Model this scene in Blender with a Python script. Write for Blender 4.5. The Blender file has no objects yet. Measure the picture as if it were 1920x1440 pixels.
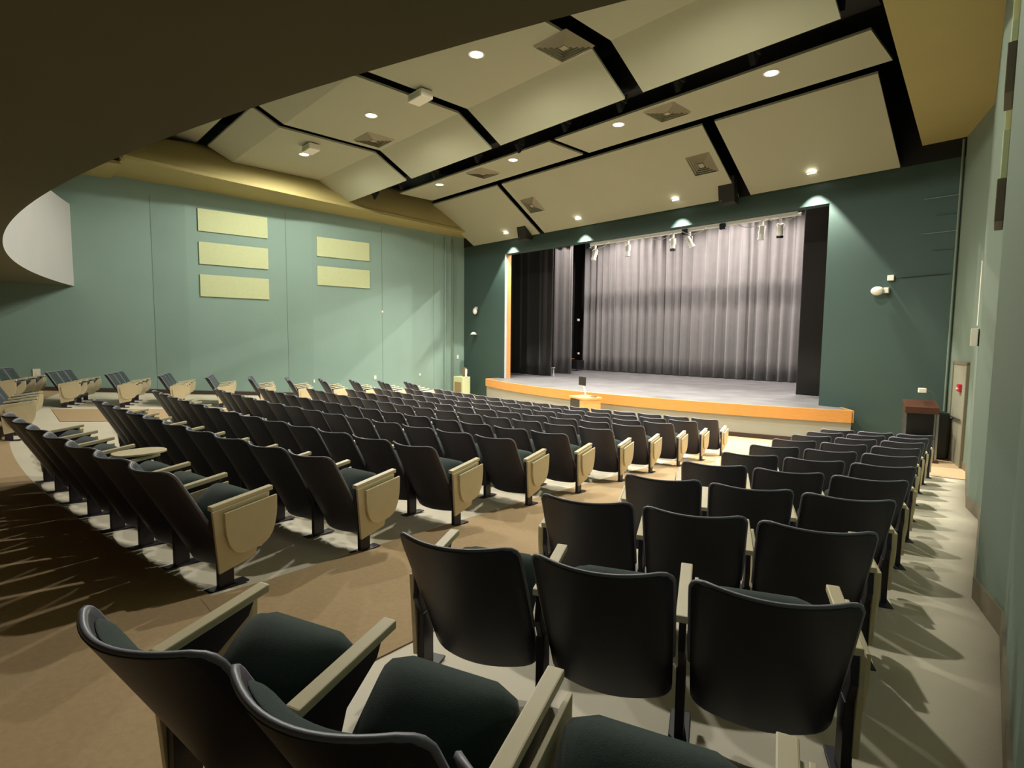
import bpy, bmesh, math, random
from mathutils import Vector, Matrix
random.seed(7)
PI = math.pi
scene = bpy.context.scene
COL = scene.collection

# ---------------------------------------------------------------- camera
F_PX = 1028.36
CAM_A = Vector((-0.7256, 0.6833, -0.0814)).normalized()
CAM_R = Vector((0.685, 0.7285, 0.0094))
CAM_R = (CAM_R - CAM_A * CAM_R.dot(CAM_A)).normalized()
CAM_U = CAM_R.cross(CAM_A)
cam_data = bpy.data.cameras.new('camera')
cam = bpy.data.objects.new('camera', cam_data)
COL.objects.link(cam)
M3 = Matrix((CAM_R, CAM_U, -CAM_A)).transposed()
cam.matrix_world = M3.to_4x4()
cam_data.sensor_width = 36.0
cam_data.lens = F_PX * 36.0 / 1920.0
cam_data.clip_start = 0.02
cam_data.clip_end = 200
scene.camera = cam

# ---------------------------------------------------------------- view, world
scene.view_settings.view_transform = 'Standard'
scene.view_settings.look = 'None'
scene.view_settings.gamma = 1.0
scene.view_settings.use_curve_mapping = False
scene.view_settings.exposure = 0.0
w = bpy.data.worlds.new('world')
scene.world = w
w.use_nodes = True
w.node_tree.nodes['Background'].inputs[0].default_value = (0.9, 1.0, 0.85, 1)
w.node_tree.nodes['Background'].inputs[1].default_value = 0.02

# light powers (each lamp's own light is made in its builder)
P_HOUSE, P_MID, P_WASH, P_STAGE = 1300.0, 3100.0, 1900.0, 1700.0
C_HOUSE = (1.0, 0.97, 0.84)
C_STAGE = (1.0, 0.90, 0.84)

# ---------------------------------------------------------------- materials
def srgb(r, g, b):
    f = lambda c: (c / 255 / 12.92) if c / 255 <= 0.04045 else ((c / 255 + 0.055) / 1.055) ** 2.4
    return (f(r), f(g), f(b), 1)

MATS = {}
def mat(name, col, rough=0.6, noise=0.0, scale=8.0, metal=0.0, bump=0.0, bscale=60.0, emit=None, spec=0.5, stretch=None, sheen=0.0):
    m = bpy.data.materials.new(name); m.use_nodes = True
    nt = m.node_tree; b = nt.nodes['Principled BSDF']
    b.inputs['Base Color'].default_value = col
    b.inputs['Roughness'].default_value = rough
    b.inputs['Metallic'].default_value = metal
    b.inputs['Specular IOR Level'].default_value = spec
    if sheen: b.inputs['Sheen Weight'].default_value = sheen
    if noise or bump:
        tc = nt.nodes.new('ShaderNodeTexCoord')
        src = tc.outputs['Object']
        if stretch:
            mp = nt.nodes.new('ShaderNodeMapping'); mp.inputs['Scale'].default_value = stretch
            nt.links.new(src, mp.inputs['Vector']); src = mp.outputs['Vector']
    if noise:
        n = nt.nodes.new('ShaderNodeTexNoise'); n.inputs['Scale'].default_value = scale
        n.inputs['Detail'].default_value = 6
        nt.links.new(src, n.inputs['Vector'])
        r = nt.nodes.new('ShaderNodeValToRGB')
        r.color_ramp.elements[0].position = 0.3; r.color_ramp.elements[1].position = 0.7
        r.color_ramp.elements[0].color = tuple(c * (1 - noise) for c in col[:3]) + (1,)
        r.color_ramp.elements[1].color = tuple(min(1, c * (1 + noise)) for c in col[:3]) + (1,)
        nt.links.new(n.outputs['Fac'], r.inputs['Fac'])
        nt.links.new(r.outputs['Color'], b.inputs['Base Color'])
    if bump:
        n2 = nt.nodes.new('ShaderNodeTexNoise'); n2.inputs['Scale'].default_value = bscale
        n2.inputs['Detail'].default_value = 4
        nt.links.new(src, n2.inputs['Vector'])
        bp = nt.nodes.new('ShaderNodeBump'); bp.inputs['Strength'].default_value = bump
        bp.inputs['Distance'].default_value = 0.01
        nt.links.new(n2.outputs['Fac'], bp.inputs['Height'])
        nt.links.new(bp.outputs['Normal'], b.inputs['Normal'])
    if emit:
        b.inputs['Emission Color'].default_value = emit[0]
        b.inputs['Emission Strength'].default_value = emit[1]
    MATS[name] = m
    return m

mat('wall_seafoam', srgb(126, 151, 142), 0.75, 0.03, 0.7, bump=0.15, bscale=90)
mat('wall_teal', srgb(48, 69, 63), 0.7, 0.04, 0.7, bump=0.15, bscale=90)
mat('wall_right', srgb(106, 120, 106), 0.75, 0.03, 0.7, bump=0.15, bscale=90)
mat('wall_rear', srgb(60, 56, 46), 0.8)
mat('fascia', srgb(184, 184, 184), 0.8, 0.02, 1.0)
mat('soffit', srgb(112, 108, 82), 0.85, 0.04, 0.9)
mat('gold_plaster', srgb(154, 142, 90), 0.7, 0.03, 0.8)
mat('cloud', srgb(158, 158, 134), 0.7, 0.02, 0.6)
mat('black', srgb(14, 14, 14), 0.9)
mat('floor_cream', srgb(232, 222, 200), 0.55, 0.05, 1.3, bump=0.1, bscale=40)
mat('carpet', srgb(194, 166, 128), 0.95, 0.06, 30, bump=0.12, bscale=220)
mat('base_brown', srgb(58, 42, 32), 0.6)
mat('base_grey', srgb(112, 104, 84), 0.6)
mat('stage_floor', srgb(98, 97, 98), 0.45, 0.2, 1.6, bump=0.05, stretch=(1, 1, 1))
mat('honey_wood', srgb(200, 142, 74), 0.45, 0.08, 3.0, stretch=(0.6, 6, 12))
mat('stage_front', srgb(150, 152, 142), 0.7, 0.03, 1)
mat('shell', srgb(50, 49, 64), 0.48, 0.08, 30, bump=0.12, bscale=300)
mat('upholstery', srgb(44, 66, 62), 0.9, 0.12, 60, bump=0.4, bscale=400, sheen=0.25)
mat('worn_lit_edge', srgb(140, 140, 154), 0.4)  # pale shell edge: caught light put into the colour, with some wear
mat('laminate', srgb(236, 222, 186), 0.45, 0.03, 8)
mat('chair_metal', srgb(50, 44, 58), 0.5, 0.0)
mat('drape_grey', srgb(94, 91, 90), 0.85, 0.06, 3, sheen=0.3)
mat('drape_black', srgb(24, 19, 16), 0.9, 0.1, 3, sheen=0.2)
mat('panel_cream', srgb(186, 194, 152), 0.9, 0.03, 12, bump=0.3, bscale=180)
mat('white_plastic', srgb(228, 224, 208), 0.45)
mat('white_metal', srgb(235, 232, 226), 0.4)
mat('black_plastic', srgb(22, 22, 24), 0.4)
mat('speaker_black', srgb(36, 36, 32), 0.7)
mat('grille', srgb(140, 122, 88), 0.8, 0.1, 60)
mat('dark_wood', srgb(74, 42, 26), 0.4, 0.25, 3, stretch=(1, 8, 8))
mat('desk_wood', srgb(214, 170, 104), 0.45, 0.08, 3, stretch=(1, 1, 8))
mat('red', srgb(170, 30, 50), 0.5)
mat('door', srgb(140, 138, 120), 0.6, 0.03, 2)
mat('vent', srgb(150, 142, 118), 0.6)
mat('steel', srgb(150, 150, 150), 0.3, metal=0.9)
mat('lamp_glow', (1, 1, 1, 1), 0.5, emit=((1.0, 0.95, 0.84, 1), 14.0))
mat('panel_line', srgb(92, 108, 98), 0.8)

# ---------------------------------------------------------------- mesh helpers
class MB:
    """collects shapes and links them as ONE mesh object"""
    def __init__(s): s.v = []; s.f = []; s.smooth = []
    def add(s, vs, fs, smooth=False):
        o = len(s.v); s.v += [tuple(v) for v in vs]
        s.f += [tuple(i + o for i in f) for f in fs]; s.smooth += [smooth] * len(fs)
        return s
    def box(s, x0, x1, y0, y1, z0, z1, M=None):
        vs = [Vector((x, y, z)) for x in (x0, x1) for y in (y0, y1) for z in (z0, z1)]
        if M: vs = [M @ v for v in vs]
        return s.add(vs, [(0, 1, 3, 2), (4, 6, 7, 5), (0, 4, 5, 1), (2, 3, 7, 6), (0, 2, 6, 4), (1, 5, 7, 3)])
    def prism(s, poly, d0, d1, fn, smooth=False):
        """poly: 2D outline; fn(a, b, d) -> 3D"""
        n = len(poly)
        vs = [fn(a, b, d0) for a, b in poly] + [fn(a, b, d1) for a, b in poly]
        fs = [tuple(range(n))[::-1], tuple(range(n, 2 * n))]
        s.add(vs, fs)
        o = len(s.v) - 2 * n
        for i in range(n):
            j = (i + 1) % n
            s.f.append((o + i, o + j, o + n + j, o + n + i)); s.smooth.append(smooth)
        return s
    def tube(s, pts, r, n=8, cap=True, r1=None):
        pts = [Vector(p) for p in pts]; rings = []
        for i, p in enumerate(pts):
            d = (pts[min(i + 1, len(pts) - 1)] - pts[max(i - 1, 0)]).normalized()
            a = d.cross(Vector((0, 0, 1)))
            if a.length < 1e-3: a = d.cross(Vector((1, 0, 0)))
            a.normalize(); b = d.cross(a)
            rr = r if r1 is None else r + (r1 - r) * i / (len(pts) - 1)
            rings.append([p + (a * math.cos(2 * PI * k / n) + b * math.sin(2 * PI * k / n)) * rr for k in range(n)])
        vs = [v for ring in rings for v in ring]; fs = []
        for i in range(len(pts) - 1):
            for k in range(n):
                k2 = (k + 1) % n
                fs.append((i * n + k, i * n + k2, (i + 1) * n + k2, (i + 1) * n + k))
        s.add(vs, fs, True)
        if cap:
            s.add(rings[0], [tuple(range(n))[::-1]]); s.add(rings[-1], [tuple(range(n))])
        return s
    def grid(s, fn, nu, nv, smooth=True):
        vs = [fn(i / nu, j / nv) for j in range(nv + 1) for i in range(nu + 1)]
        fs = [(j * (nu + 1) + i, j * (nu + 1) + i + 1, (j + 1) * (nu + 1) + i + 1, (j + 1) * (nu + 1) + i) for j in range(nv) for i in range(nu)]
        return s.add(vs, fs, smooth)
    def slab(s, fn_a, fn_b, nu, nv, smooth=True):
        """closed slab between two grids"""
        N = (nu + 1) * (nv + 1)
        A = [fn_a(i / nu, j / nv) for j in range(nv + 1) for i in range(nu + 1)]
        B = [fn_b(i / nu, j / nv) for j in range(nv + 1) for i in range(nu + 1)]
        fs = []
        I = lambda i, j: j * (nu + 1) + i
        for j in range(nv):
            for i in range(nu):
                fs.append((I(i, j), I(i + 1, j), I(i + 1, j + 1), I(i, j + 1)))
                fs.append((N + I(i, j), N + I(i, j + 1), N + I(i + 1, j + 1), N + I(i + 1, j)))
        edge = [(i, 0) for i in range(nu)] + [(nu, j) for j in range(nv)] + [(i, nv) for i in range(nu, 0, -1)] + [(0, j) for j in range(nv, 0, -1)]
        for k in range(len(edge)):
            a = I(*edge[k]); b = I(*edge[(k + 1) % len(edge)])
            fs.append((a, N + a, N + b, b))
        return s.add(A + B, fs, smooth)
    def mesh(s, name, m, bevel=0):
        me = bpy.data.meshes.new(name)
        me.from_pydata(s.v, [], s.f); me.validate()
        bm = bmesh.new(); bm.from_mesh(me)
        bmesh.ops.recalc_face_normals(bm, faces=bm.faces[:])
        if bevel:
            ed = [e for e in bm.edges if len(e.link_faces) == 2 and e.calc_face_angle(0) > 0.6]
            bmesh.ops.bevel(bm, geom=ed, offset=bevel, segments=2, profile=0.6, affect='EDGES', clamp_overlap=True)
        bm.to_mesh(me); bm.free()
        sm = s.smooth
        if not bevel and len(sm) == len(me.polygons):
            me.polygons.foreach_set('use_smooth', sm)
        me.materials.append(MATS[m])
        return me
    def build(s, name, m, parent=None, loc=None, rz=0, bevel=0):
        o = bpy.data.objects.new(name, s.mesh(name, m, bevel)); COL.objects.link(o)
        if parent: o.parent = parent
        if loc is not None: o.location = loc
        o.rotation_euler.z = rz
        return o

def tag(o, label=None, cat=None, group=None, kind=None):
    if label: o['label'] = label
    if cat: o['category'] = cat
    if group: o['group'] = group
    if kind: o['kind'] = kind
    return o

def empty(name, loc=(0, 0, 0), rz=0, rx=0):
    o = bpy.data.objects.new(name, None); COL.objects.link(o)
    o.location = loc; o.rotation_euler = (rx, 0, rz); o.empty_display_size = 0.2
    return o

def struct(name, mb, m, parent=None, label=None):
    o = mb.build(name, m, parent)
    if not parent: tag(o, label, None, None, 'structure')
    return o

# ---------------------------------------------------------------- floor shape
CX, CY, R1, DR, DZ, Z1 = -11.766, 35.537, 35.344, 1.2024, 0.09396, -1.735
def zf(x, y):
    R = math.hypot(x - CX, y - CY)
    R = min(R, R1 + 2.0)
    return max(-2.6, Z1 + (R - R1) * DZ / DR)

WALL_L = [(-20.37, 16.06), (-20.45, 14.4), (-20.80, 9.0), (-21.00, 8.1), (-21.25, 4.85), (-21.45, 3.9), (-21.85, 0.0), (-22.2, -4.0)]
WALL_R = [(-2.29, 16.06), (-1.64, 14.2), (-1.12, 10.0), (-0.88, 9.1), (-0.53, 5.5), (-0.30, 4.75), (-0.10, 2.6), (0.10, 1.9), (0.45, -4.0)]
def xw(poly, y):
    for (xa, ya), (xb, yb) in zip(poly, poly[1:]):
        if yb <= y <= ya: return xa + (xb - xa) * (ya - y) / (ya - yb)
    return poly[-1][0] if y < poly[-1][1] else poly[0][0]

fl = MB()
def ffn(u, v):
    y = 16.06 - v * 20.06
    x0, x1 = xw(WALL_L, y), xw(WALL_R, y)
    x = x0 + (x1 - x0) * u
    return (x, y, zf(x, y))
fl.slab(ffn, lambda u, v: tuple(Vector(ffn(u, v)) - Vector((0, 0, 0.2))), 60, 80)
floor = struct('floor', fl, 'floor_cream', label='cream floor sloping gently down to the stage')

def strip(name, left, right, ys, m='carpet', dz=0.008, parent=floor, nu=10):
    """left(y), right(y) -> x ; carpet laid on the floor"""
    mb = MB(); y0, y1 = ys; nv = max(4, int((y1 - y0) / 0.4))
    def f(u, v):
        y = y0 + (y1 - y0) * v; a, b = left(y), right(y)
        x = a + (b - a) * u
        return (x, y, zf(x, y) + dz)
    mb.grid(f, nu, nv, False)
    return mb.build(name, m, parent)

def lerp_tab(tab):
    def f(y):
        if y <= tab[0][0]: return tab[0][1]
        for (a, xa), (b, xb) in zip(tab, tab[1:]):
            if y <= b: return xa + (xb - xa) * (y - a) / (b - a)
        return tab[-1][1]
    return f
mid_l = lerp_tab([(0.0, -3.80), (1.1, -3.93), (2.48, -4.28), (5.0, -4.84), (7.66, -5.38), (13.2, -6.3)])
mid_r = lerp_tab([(0.0, -2.15), (1.24, -2.52), (3.5, -2.95), (7.0, -3.4), (13.2, -4.2)])
arc_y = lambda x, R: CY - math.sqrt(R * R - (x - CX) ** 2)
strip('aisle_carpet', mid_l, mid_r, (0.9, 12.7), dz=0.008, nu=4)
lft_l = lerp_tab([(0.0, -16.9), (6.0, -16.8), (13.2, -17.2)])
lft_r = lerp_tab([(0.0, -14.6), (2.0, -14.4), (8.0, -15.4), (13.2, -16.3)])
strip('aisle_carpet', lft_l, lft_r, (0.9, 12.7), dz=0.008, nu=4)
mb = MB()   # rear cross aisle: from the rear wall up to just behind the last centre row
def rear(u, v):
    x = -22.0 + 22.3 * u
    yt = arc_y(max(-21.6, min(x, -3.9)), R1 + 0.1) if x < -3.85 else (1.1 if x < -2.5 else 0.78 + (x + 2.5) * 0.38)
    y = -4 + (yt + 4) * v
    x = max(xw(WALL_L, y), min(x, xw(WALL_R, y)))
    return (x, y, zf(x, y) + 0.006)
mb.grid(rear, 90, 24, False)
mb.build('aisle_carpet', 'carpet', floor)
mb = MB()   # carpet in front of the first row
def front(u, v):
    x = -20.5 + 19.2 * u
    y0 = arc_y(x, R1 - 9 * DR - 0.75) if x < -4.2 else 13.0 + (x + 4.2) * 0.1
    y = y0 + (16.06 - y0) * v
    x = max(xw(WALL_L, y), min(x, xw(WALL_R, y)))
    return (x, y, zf(x, y) + 0.010)
mb.grid(front, 60, 10, False)
mb.build('aisle_carpet', 'carpet', floor)

# ---------------------------------------------------------------- walls
def wall_strip(poly, z_top, thick, side):
    mb = MB()
    for (xa, ya), (xb, yb) in zip(poly, poly[1:]):
        pts = [(xa, ya), (xb, yb), (xb + side * thick, yb), (xa + side * thick, ya)]
        mb.prism(pts, -2.9, z_top, lambda a, b, d: (a, b, d))
    return mb
struct('wall_left', wall_strip(WALL_L, 7.4, 0.3, -1), 'wall_seafoam', label='seafoam green side wall with shallow angled facets')
struct('wall_right', wall_strip(WALL_R, 7.4, 0.3, 1), 'wall_right', label='grey green side wall with angled facets')
YS = 16.06
XL, XR, ZH = -17.55, -5.02, 3.62
mb = MB()
for x0, x1, z0, z1 in ((-20.8, XL, -2.9, 7.4), (XR, -1.9, -2.9, 7.4), (XL, XR, ZH, 7.4)):
    mb.box(x0, x1, YS, YS + 0.35, z0, min(z1, 4.19))
struct('wall_front', mb, 'wall_teal', label='dark teal proscenium wall around the stage opening')
mb = MB().box(-20.8, -1.9, YS - 0.02, YS + 0.35, 4.19, 7.4)
struct('wall_front_upper', mb, 'black', label='black wall band above the teal proscenium wall').name = 'trim_8'
mb = MB().box(-22.6, 1.0, -4.3, -4.0, -2.9, 7.4)
struct('wall_back', mb, 'wall_rear', label='rear wall behind the seats')
mb = MB().box(-23, 1.2, -4.3, 16.4, 7.3, 7.5)
struct('ceiling', mb, 'black', label='black void above the hanging ceiling panels')

def baseboard(name, poly, side, m, h=0.14):
    mb = MB()
    for (xa, ya), (xb, yb) in zip(poly, poly[1:]):
        n = 12
        for i in range(n):
            t0, t1 = i / n, (i + 1) / n
            p0 = (xa + (xb - xa) * t0, ya + (yb - ya) * t0); p1 = (xa + (xb - xa) * t1, ya + (yb - ya) * t1)
            vs = []
            for (x, y) in (p0, p1):
                z = zf(x, y)
                for dx in (0.0, 0.015):
                    for dz in (-0.01, h): vs.append((x + side * dx, y, z + dz))
            mb.add(vs, [(0, 1, 5, 4), (2, 6, 7, 3), (1, 3, 7, 5), (0, 4, 6, 2)])
    return struct(name, mb, m, label='low skirting along the wall foot')
baseboard('baseboard_left', WALL_L, 1, 'base_brown', 0.13)
baseboard('baseboard_right', WALL_R, -1, 'base_grey', 0.17)

# seams between wall panels on the left wall (thin real grooves covered by strips)
left = bpy.data.objects['wall_left']
for y in (3.9, 8.1, 11.9, 14.4):
    x = xw(WALL_L, y)
    mb = MB().box(x, x + 0.005, y - 0.007, y + 0.007, -2.55, 4.6)
    o = mb.build('panel_seam', 'panel_line', left)

# stage house
mb = MB()
mb.box(-23.0, -22.7, YS + 0.35, 26.2, -2.9, 8.2); mb.box(-1.6, -1.3, YS + 0.35, 26.2, -2.9, 8.2)
mb.box(-23.0, -1.3, 26.0, 26.3, -2.9, 8.2); mb.box(-23.0, -1.3, YS + 0.35, 26.3, 8.0, 8.2)
struct('wall_stage', mb, 'black', label='black walls and roof of the stage house')

# rear soffit with curved fascia
SC, SR = (-11.93, 29.01), 28.84
sof_y = lambda x: SC[1] - math.sqrt(SR * SR - (x - SC[0]) ** 2)
mb = MB()
xs = [-22.2 + 22.6 * i / 60 for i in range(61)]
for z in (1.5,):
    vs = []; fs = []
    for x in xs: vs += [(x, -4.0, z), (x, sof_y(x), z)]
    for i in range(60): fs.append((2 * i, 2 * i + 2, 2 * i + 3, 2 * i + 1))
    mb.add(vs, fs)
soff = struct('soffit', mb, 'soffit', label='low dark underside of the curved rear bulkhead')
mb = MB()
vs = []; fs = []
for x in xs: vs += [(x, sof_y(x), 1.5), (x, sof_y(x), 3.97), (x, -4.0, 3.97)]
for i in range(60):
    a = 3 * i
    fs += [(a, a + 3, a + 4, a + 1), (a + 1, a + 4, a + 5, a + 2)]
mb.add(vs, fs, False)
struct('soffit_fascia', mb, 'fascia', soff)

# side ledges (gold plaster) and bulkheads
lz = lambda y: 4.62 + 0.03 * (16.06 - y)
mb = MB(); ys = [16.05 - i * (13.15 / 20) for i in range(21)]
mb.slab(lambda u, v: ((xw(WALL_L, 16.05 - v * 13.15) - 0.05) * (1 - u) + (-19.25) * u, 16.05 - v * 13.15, lz(16.05 - v * 13.15)),
        lambda u, v: ((xw(WALL_L, 16.05 - v * 13.15) - 0.05) * (1 - u) + (-19.25) * u, 16.05 - v * 13.15, lz(16.05 - v * 13.15) + 0.1), 2, 24, False)
struct('ledge_left', mb, 'gold_plaster', label='gold plaster ledge along the top of the left wall').name = 'trim_1'
mb = MB()
def blk(u, v):
    y = 16.05 - v * 14.3
    x = -19.27 - 0.45 * u ** 1.6 - max(0, 5.2 - y) * 0.22 * u
    return (x, y, lz(y) + 0.02 + (6.0 - lz(y)) * u)
mb.slab(blk, lambda u, v: tuple(Vector(blk(u, v)) + Vector((-0.08, 0, 0.0))), 8, 30)
struct('trim_2', mb, 'gold_plaster', label='curved gold plaster bulkhead above the left ledge')
mb = MB().box(-22.3, -19.6, -4.0, 2.9, 4.9, 5.0)
mb.box(-22.3, -19.3, 2.86, 2.94, 4.95, 7.3)
struct('trim_3', mb, 'gold_plaster', label='gold plaster return at the rear end of the left ledge')
rin = lambda y: -3.1 + (16.06 - y) * 0.115
mb = MB()
rl = lambda u, v: (rin(16.05 - v * 13.1) * (1 - u) + (xw(WALL_R, 16.05 - v * 13.1) + 0.05) * u, 16.05 - v * 13.1, 4.6)
mb.slab(rl, lambda u, v: tuple(Vector(rl(u, v)) + Vector((0, 0, 0.1))), 2, 24, False)
struct('trim_4', mb, 'gold_plaster', label='gold plaster ledge along the top of the right wall')
mb = MB()
rb = lambda u, v: (rin(16.05 - v * 13.1), 16.05 - v * 13.1, 4.7 + 2.5 * u)
mb.slab(rb, lambda u, v: tuple(Vector(rb(u, v)) + Vector((0.05, 0, 0))), 1, 12, False)
struct('trim_5', mb, 'black', label='black upstand beside the ceiling panels')

# ---------------------------------------------------------------- hanging ceiling panels
def cloud(x0, x1, prof, label, th=0.05):
    """prof: list of (y, z) on the underside"""
    n = len(prof)
    mb = MB()
    vs = []
    for x in (x0, x1):
        for y, z in prof: vs.append((x, y, z))
        for y, z in prof: vs.append((x, y, z + th))
    fs = []
    for i in range(n - 1):
        fs += [(i, i + 1, 2 * n + i + 1, 2 * n + i), (n + i, 3 * n + i, 3 * n + i + 1, n + i + 1),
               (i, n + i, n + i + 1, i + 1), (2 * n + i, 2 * n + i + 1, 3 * n + i + 1, 3 * n + i)]
    fs += [(0, 2 * n, 3 * n, n), (n - 1, 2 * n - 1, 4 * n - 1, 3 * n - 1)]
    mb.add(vs, fs)
    o = mb.build('ceiling_panel', 'cloud')
    return tag(o, label, 'ceiling panel', 'cream ceiling panels hung in rows over the hall')
TSU = [(9.8, 5.0), (8.7, 5.6), (5.85, 5.6), (5.15, 5.93)]
cols = [(-19.45, -15.40, 'leftmost'), (-15.10, -11.28, 'second from left'), (-10.92, -7.06, 'third from left'), (-6.62, -3.05, 'rightmost')]
for x0, x1, nm in cols:
    cloud(x0, x1, TSU, nm + ' folded cream ceiling panel behind the long black slot')
for x0, x1, nm in ((-21.0, -15.40, 'leftmost'), (-15.10, -11.28, 'second'), (-10.92, -7.06, 'third'), (-6.62, -3.05, 'rightmost')):
    cloud(x0, x1, [(4.95, 6.1), (2.5, 6.6), (0.5, 7.0)], nm + ' rear cream ceiling panel partly hidden by the dark soffit')
cloud(-18.95, -11.05, [(13.28, 5.6), (11.75, 5.6)], 'left flat cream ceiling panel in the middle row with two lamps')
cloud(-10.82, -3.15, [(13.28, 5.6), (11.75, 5.6)], 'right flat cream ceiling panel in the middle row with two lamps')
FZ = lambda y: 4.15 + (16.06 - y) * 0.614
for x0, x1, nm in ((-19.6, -15.45, 'left'), (-15.2, -7.42, 'middle'), (-7.08, -3.5, 'right')):
    cloud(x0, x1, [(16.0, FZ(16.0)), (13.7, 5.6)], nm + ' sloping cream ceiling panel meeting the stage wall')
# black slot framework and hangers
sl = empty('ceiling_slot', (-11, 10.8, 5.4))
tag(sl, 'black lighting slot crossing the ceiling with small dark brackets', 'lighting slot')
MB().box(-8.6, 8.0, -1.0, 0.9, 0.55, 0.62).box(-8.6, 8.0, -1.02, -0.98, -0.3, 0.6).build('slot_liner', 'black', sl)
for x in (-18.2, -16.4, -14.5, -12.4, -10.95, -9.1, -7.5, -6.1, -4.6):
    MB().box(-0.09, 0.09, -0.12, 0.12, -0.22, 0.62).prism([(-0.12, -0.22), (0.12, -0.22), (0.0, -0.42)], -0.05, 0.05, lambda a, b, d: (d, a, b)).build('bracket', 'black', sl, (x + 11, -0.55 if abs(x + 10.95) > .2 else -0.3, 0))

# ---------------------------------------------------------------- lamps
def spot(name, loc, energy, color, angle, blend, parent, rot=(0, 0, 0), r=0.08):
    l = bpy.data.lights.new(name, 'SPOT'); l.energy = energy; l.color = color
    l.spot_size = math.radians(angle); l.spot_blend = blend; l.shadow_soft_size = r
    o = bpy.data.objects.new(name, l); COL.objects.link(o); o.parent = parent
    o.location = loc; o.rotation_euler = rot
    return o
def downlight(x, y, z, power, label, group, angle=179, blend=0.35, r=0.13, tilt=0.0):
    root = empty('downlight', (x, y, z)); tag(root, label, 'ceiling light', group)
    root.rotation_euler.x = tilt
    n = 24
    mb = MB()
    prof = [(r + 0.035, 0.0), (r + 0.035, -0.012), (r, -0.014), (r, 0.0)]
    vs = [(a * math.cos(2 * PI * k / n), a * math.sin(2 * PI * k / n), b) for k in range(n) for a, b in prof]
    fs = [(k * 4 + i, k * 4 + (i + 1) % 4, ((k + 1) % n) * 4 + (i + 1) % 4, ((k + 1) % n) * 4 + i) for k in range(n) for i in range(4)]
    mb.add(vs, fs); mb.build('trim_ring', 'white_metal', root)
    mb = MB(); mb.add([(r * math.cos(2 * PI * k / n), r * math.sin(2 * PI * k / n), -0.006) for k in range(n)], [tuple(range(n))])
    mb.build('lens', 'lamp_glow', root)
    spot('lamp_beam', (0, 0, -0.03), power, C_HOUSE, angle, blend, root, r=r)
    return root
for x, nm in ((-17.05, 'leftmost'), (-12.92, 'middle'), (-8.76, 'nearest')):
    downlight(x, 7.2, 5.6, P_HOUSE, nm + ' round downlight in the folded ceiling panels behind the slot', 'round downlights behind the black slot')
downlight(-4.7, 7.2, 5.6, P_HOUSE, 'round downlight in the rightmost folded ceiling panel above the right seats', 'round downlights behind the black slot')
for x, nm in ((-16.8, 'leftmost'), (-12.9, 'second from left'), (-8.9, 'third from left'), (-5.03, 'rightmost')):
    downlight(x, 12.1, 5.6, P_MID, nm + ' round downlight in the flat middle row panels', 'round downlights in the middle row', 106, 0.8)
for x, nm in ((-17.07, 'leftmost'), (-13.2, 'second from left'), (-9.28, 'third from left'), (-5.36, 'rightmost')):
    downlight(x, 15.68, FZ(15.68) - 0.01, P_WASH, nm + ' downlight close to the stage wall above the opening', 'downlights washing the stage wall', 74, 0.12, 0.11, 0.0)

# ---------------------------------------------------------------- stage
ZS = -1.7
st = empty('stage', (-11.0, 15.0, -2.6)); tag(st, 'low stage with grey floor, honey wood edge band and curved front', 'stage')
# curved apron in plan
AP = []
xa, xb = -17.85, -4.08
for i in range(41):
    x = xa + (xb - xa) * i / 40
    yy = 14.0 + 1.45 * abs((x + 11.2) / 7.0) ** 2.0
    AP.append((x, yy))
def st_pt(x, y, z): return (x + 11.0, y - 15.0, z + 2.6)
mb = MB()
vs = []; fs = []
for x, y in AP: vs += [st_pt(x, y, ZS), st_pt(min(x, AP[-1][0] - 0.42), YS - 0.002, ZS), st_pt(x, y, ZS - 0.04)]
for i in range(40):
    a = 3 * i; fs += [(a, a + 1, a + 4, a + 3), (a, a + 3, a + 5, a + 2)]
mb.add(vs, fs)
mb.build('stage_floor', 'stage_floor', st)
def band(z0, z1, off, m, name):
    mb = MB(); P = [Vector(p) for p in AP]
    vs = []
    for i, p in enumerate(P):
        d = (P[min(i + 1, 40)] - P[max(i - 1, 0)]).normalized(); n = Vector((d.y, -d.x))
        for o in (off, off - 0.06):
            q = p + n * o
            vs += [st_pt(q.x, q.y, z0), st_pt(q.x, q.y, z1)]
    fs = []
    for i in range(40):
        a = 4 * i
        fs += [(a, a + 4, a + 5, a + 1), (a + 2, a + 3, a + 7, a + 6), (a + 1, a + 5, a + 7, a + 3), (a, a + 2, a + 6, a + 4)]
    mb.add(vs, fs)
    for sx, (x, y) in ((-1, AP[0]), (1, AP[-1])):
        xc = x + 11 + sx * (off - 0.03)
        bk = -0.42 if sx > 0 else 0.0
        mb.prism([(xc - 0.03, y - 15.0), (xc + 0.03, y - 15.0), (xc + 0.03 + bk, YS - 15.0 - 0.001), (xc - 0.03 + bk, YS - 15.0 - 0.001)], z0 + 2.6, z1 + 2.6, lambda a, b, d: (a, b, d))
    return mb.build(name, m, st)
band(-2.6, -1.98, 0.0, 'stage_front', 'front_panel')
band(-2.0, ZS + 0.005, 0.05, 'honey_wood', 'edge_band')
band(-2.6, -2.47, 0.015, 'base_brown', 'kick_strip')

mb = MB().box(XL, XR, YS + 0.01, YS + 0.36, ZS - 0.04, ZS).box(-22.7, -1.6, YS + 0.35, 26.0, ZS - 0.04, ZS)
struct('floor_stage', mb, 'stage_floor', label='grey stage floor behind the opening')
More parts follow.
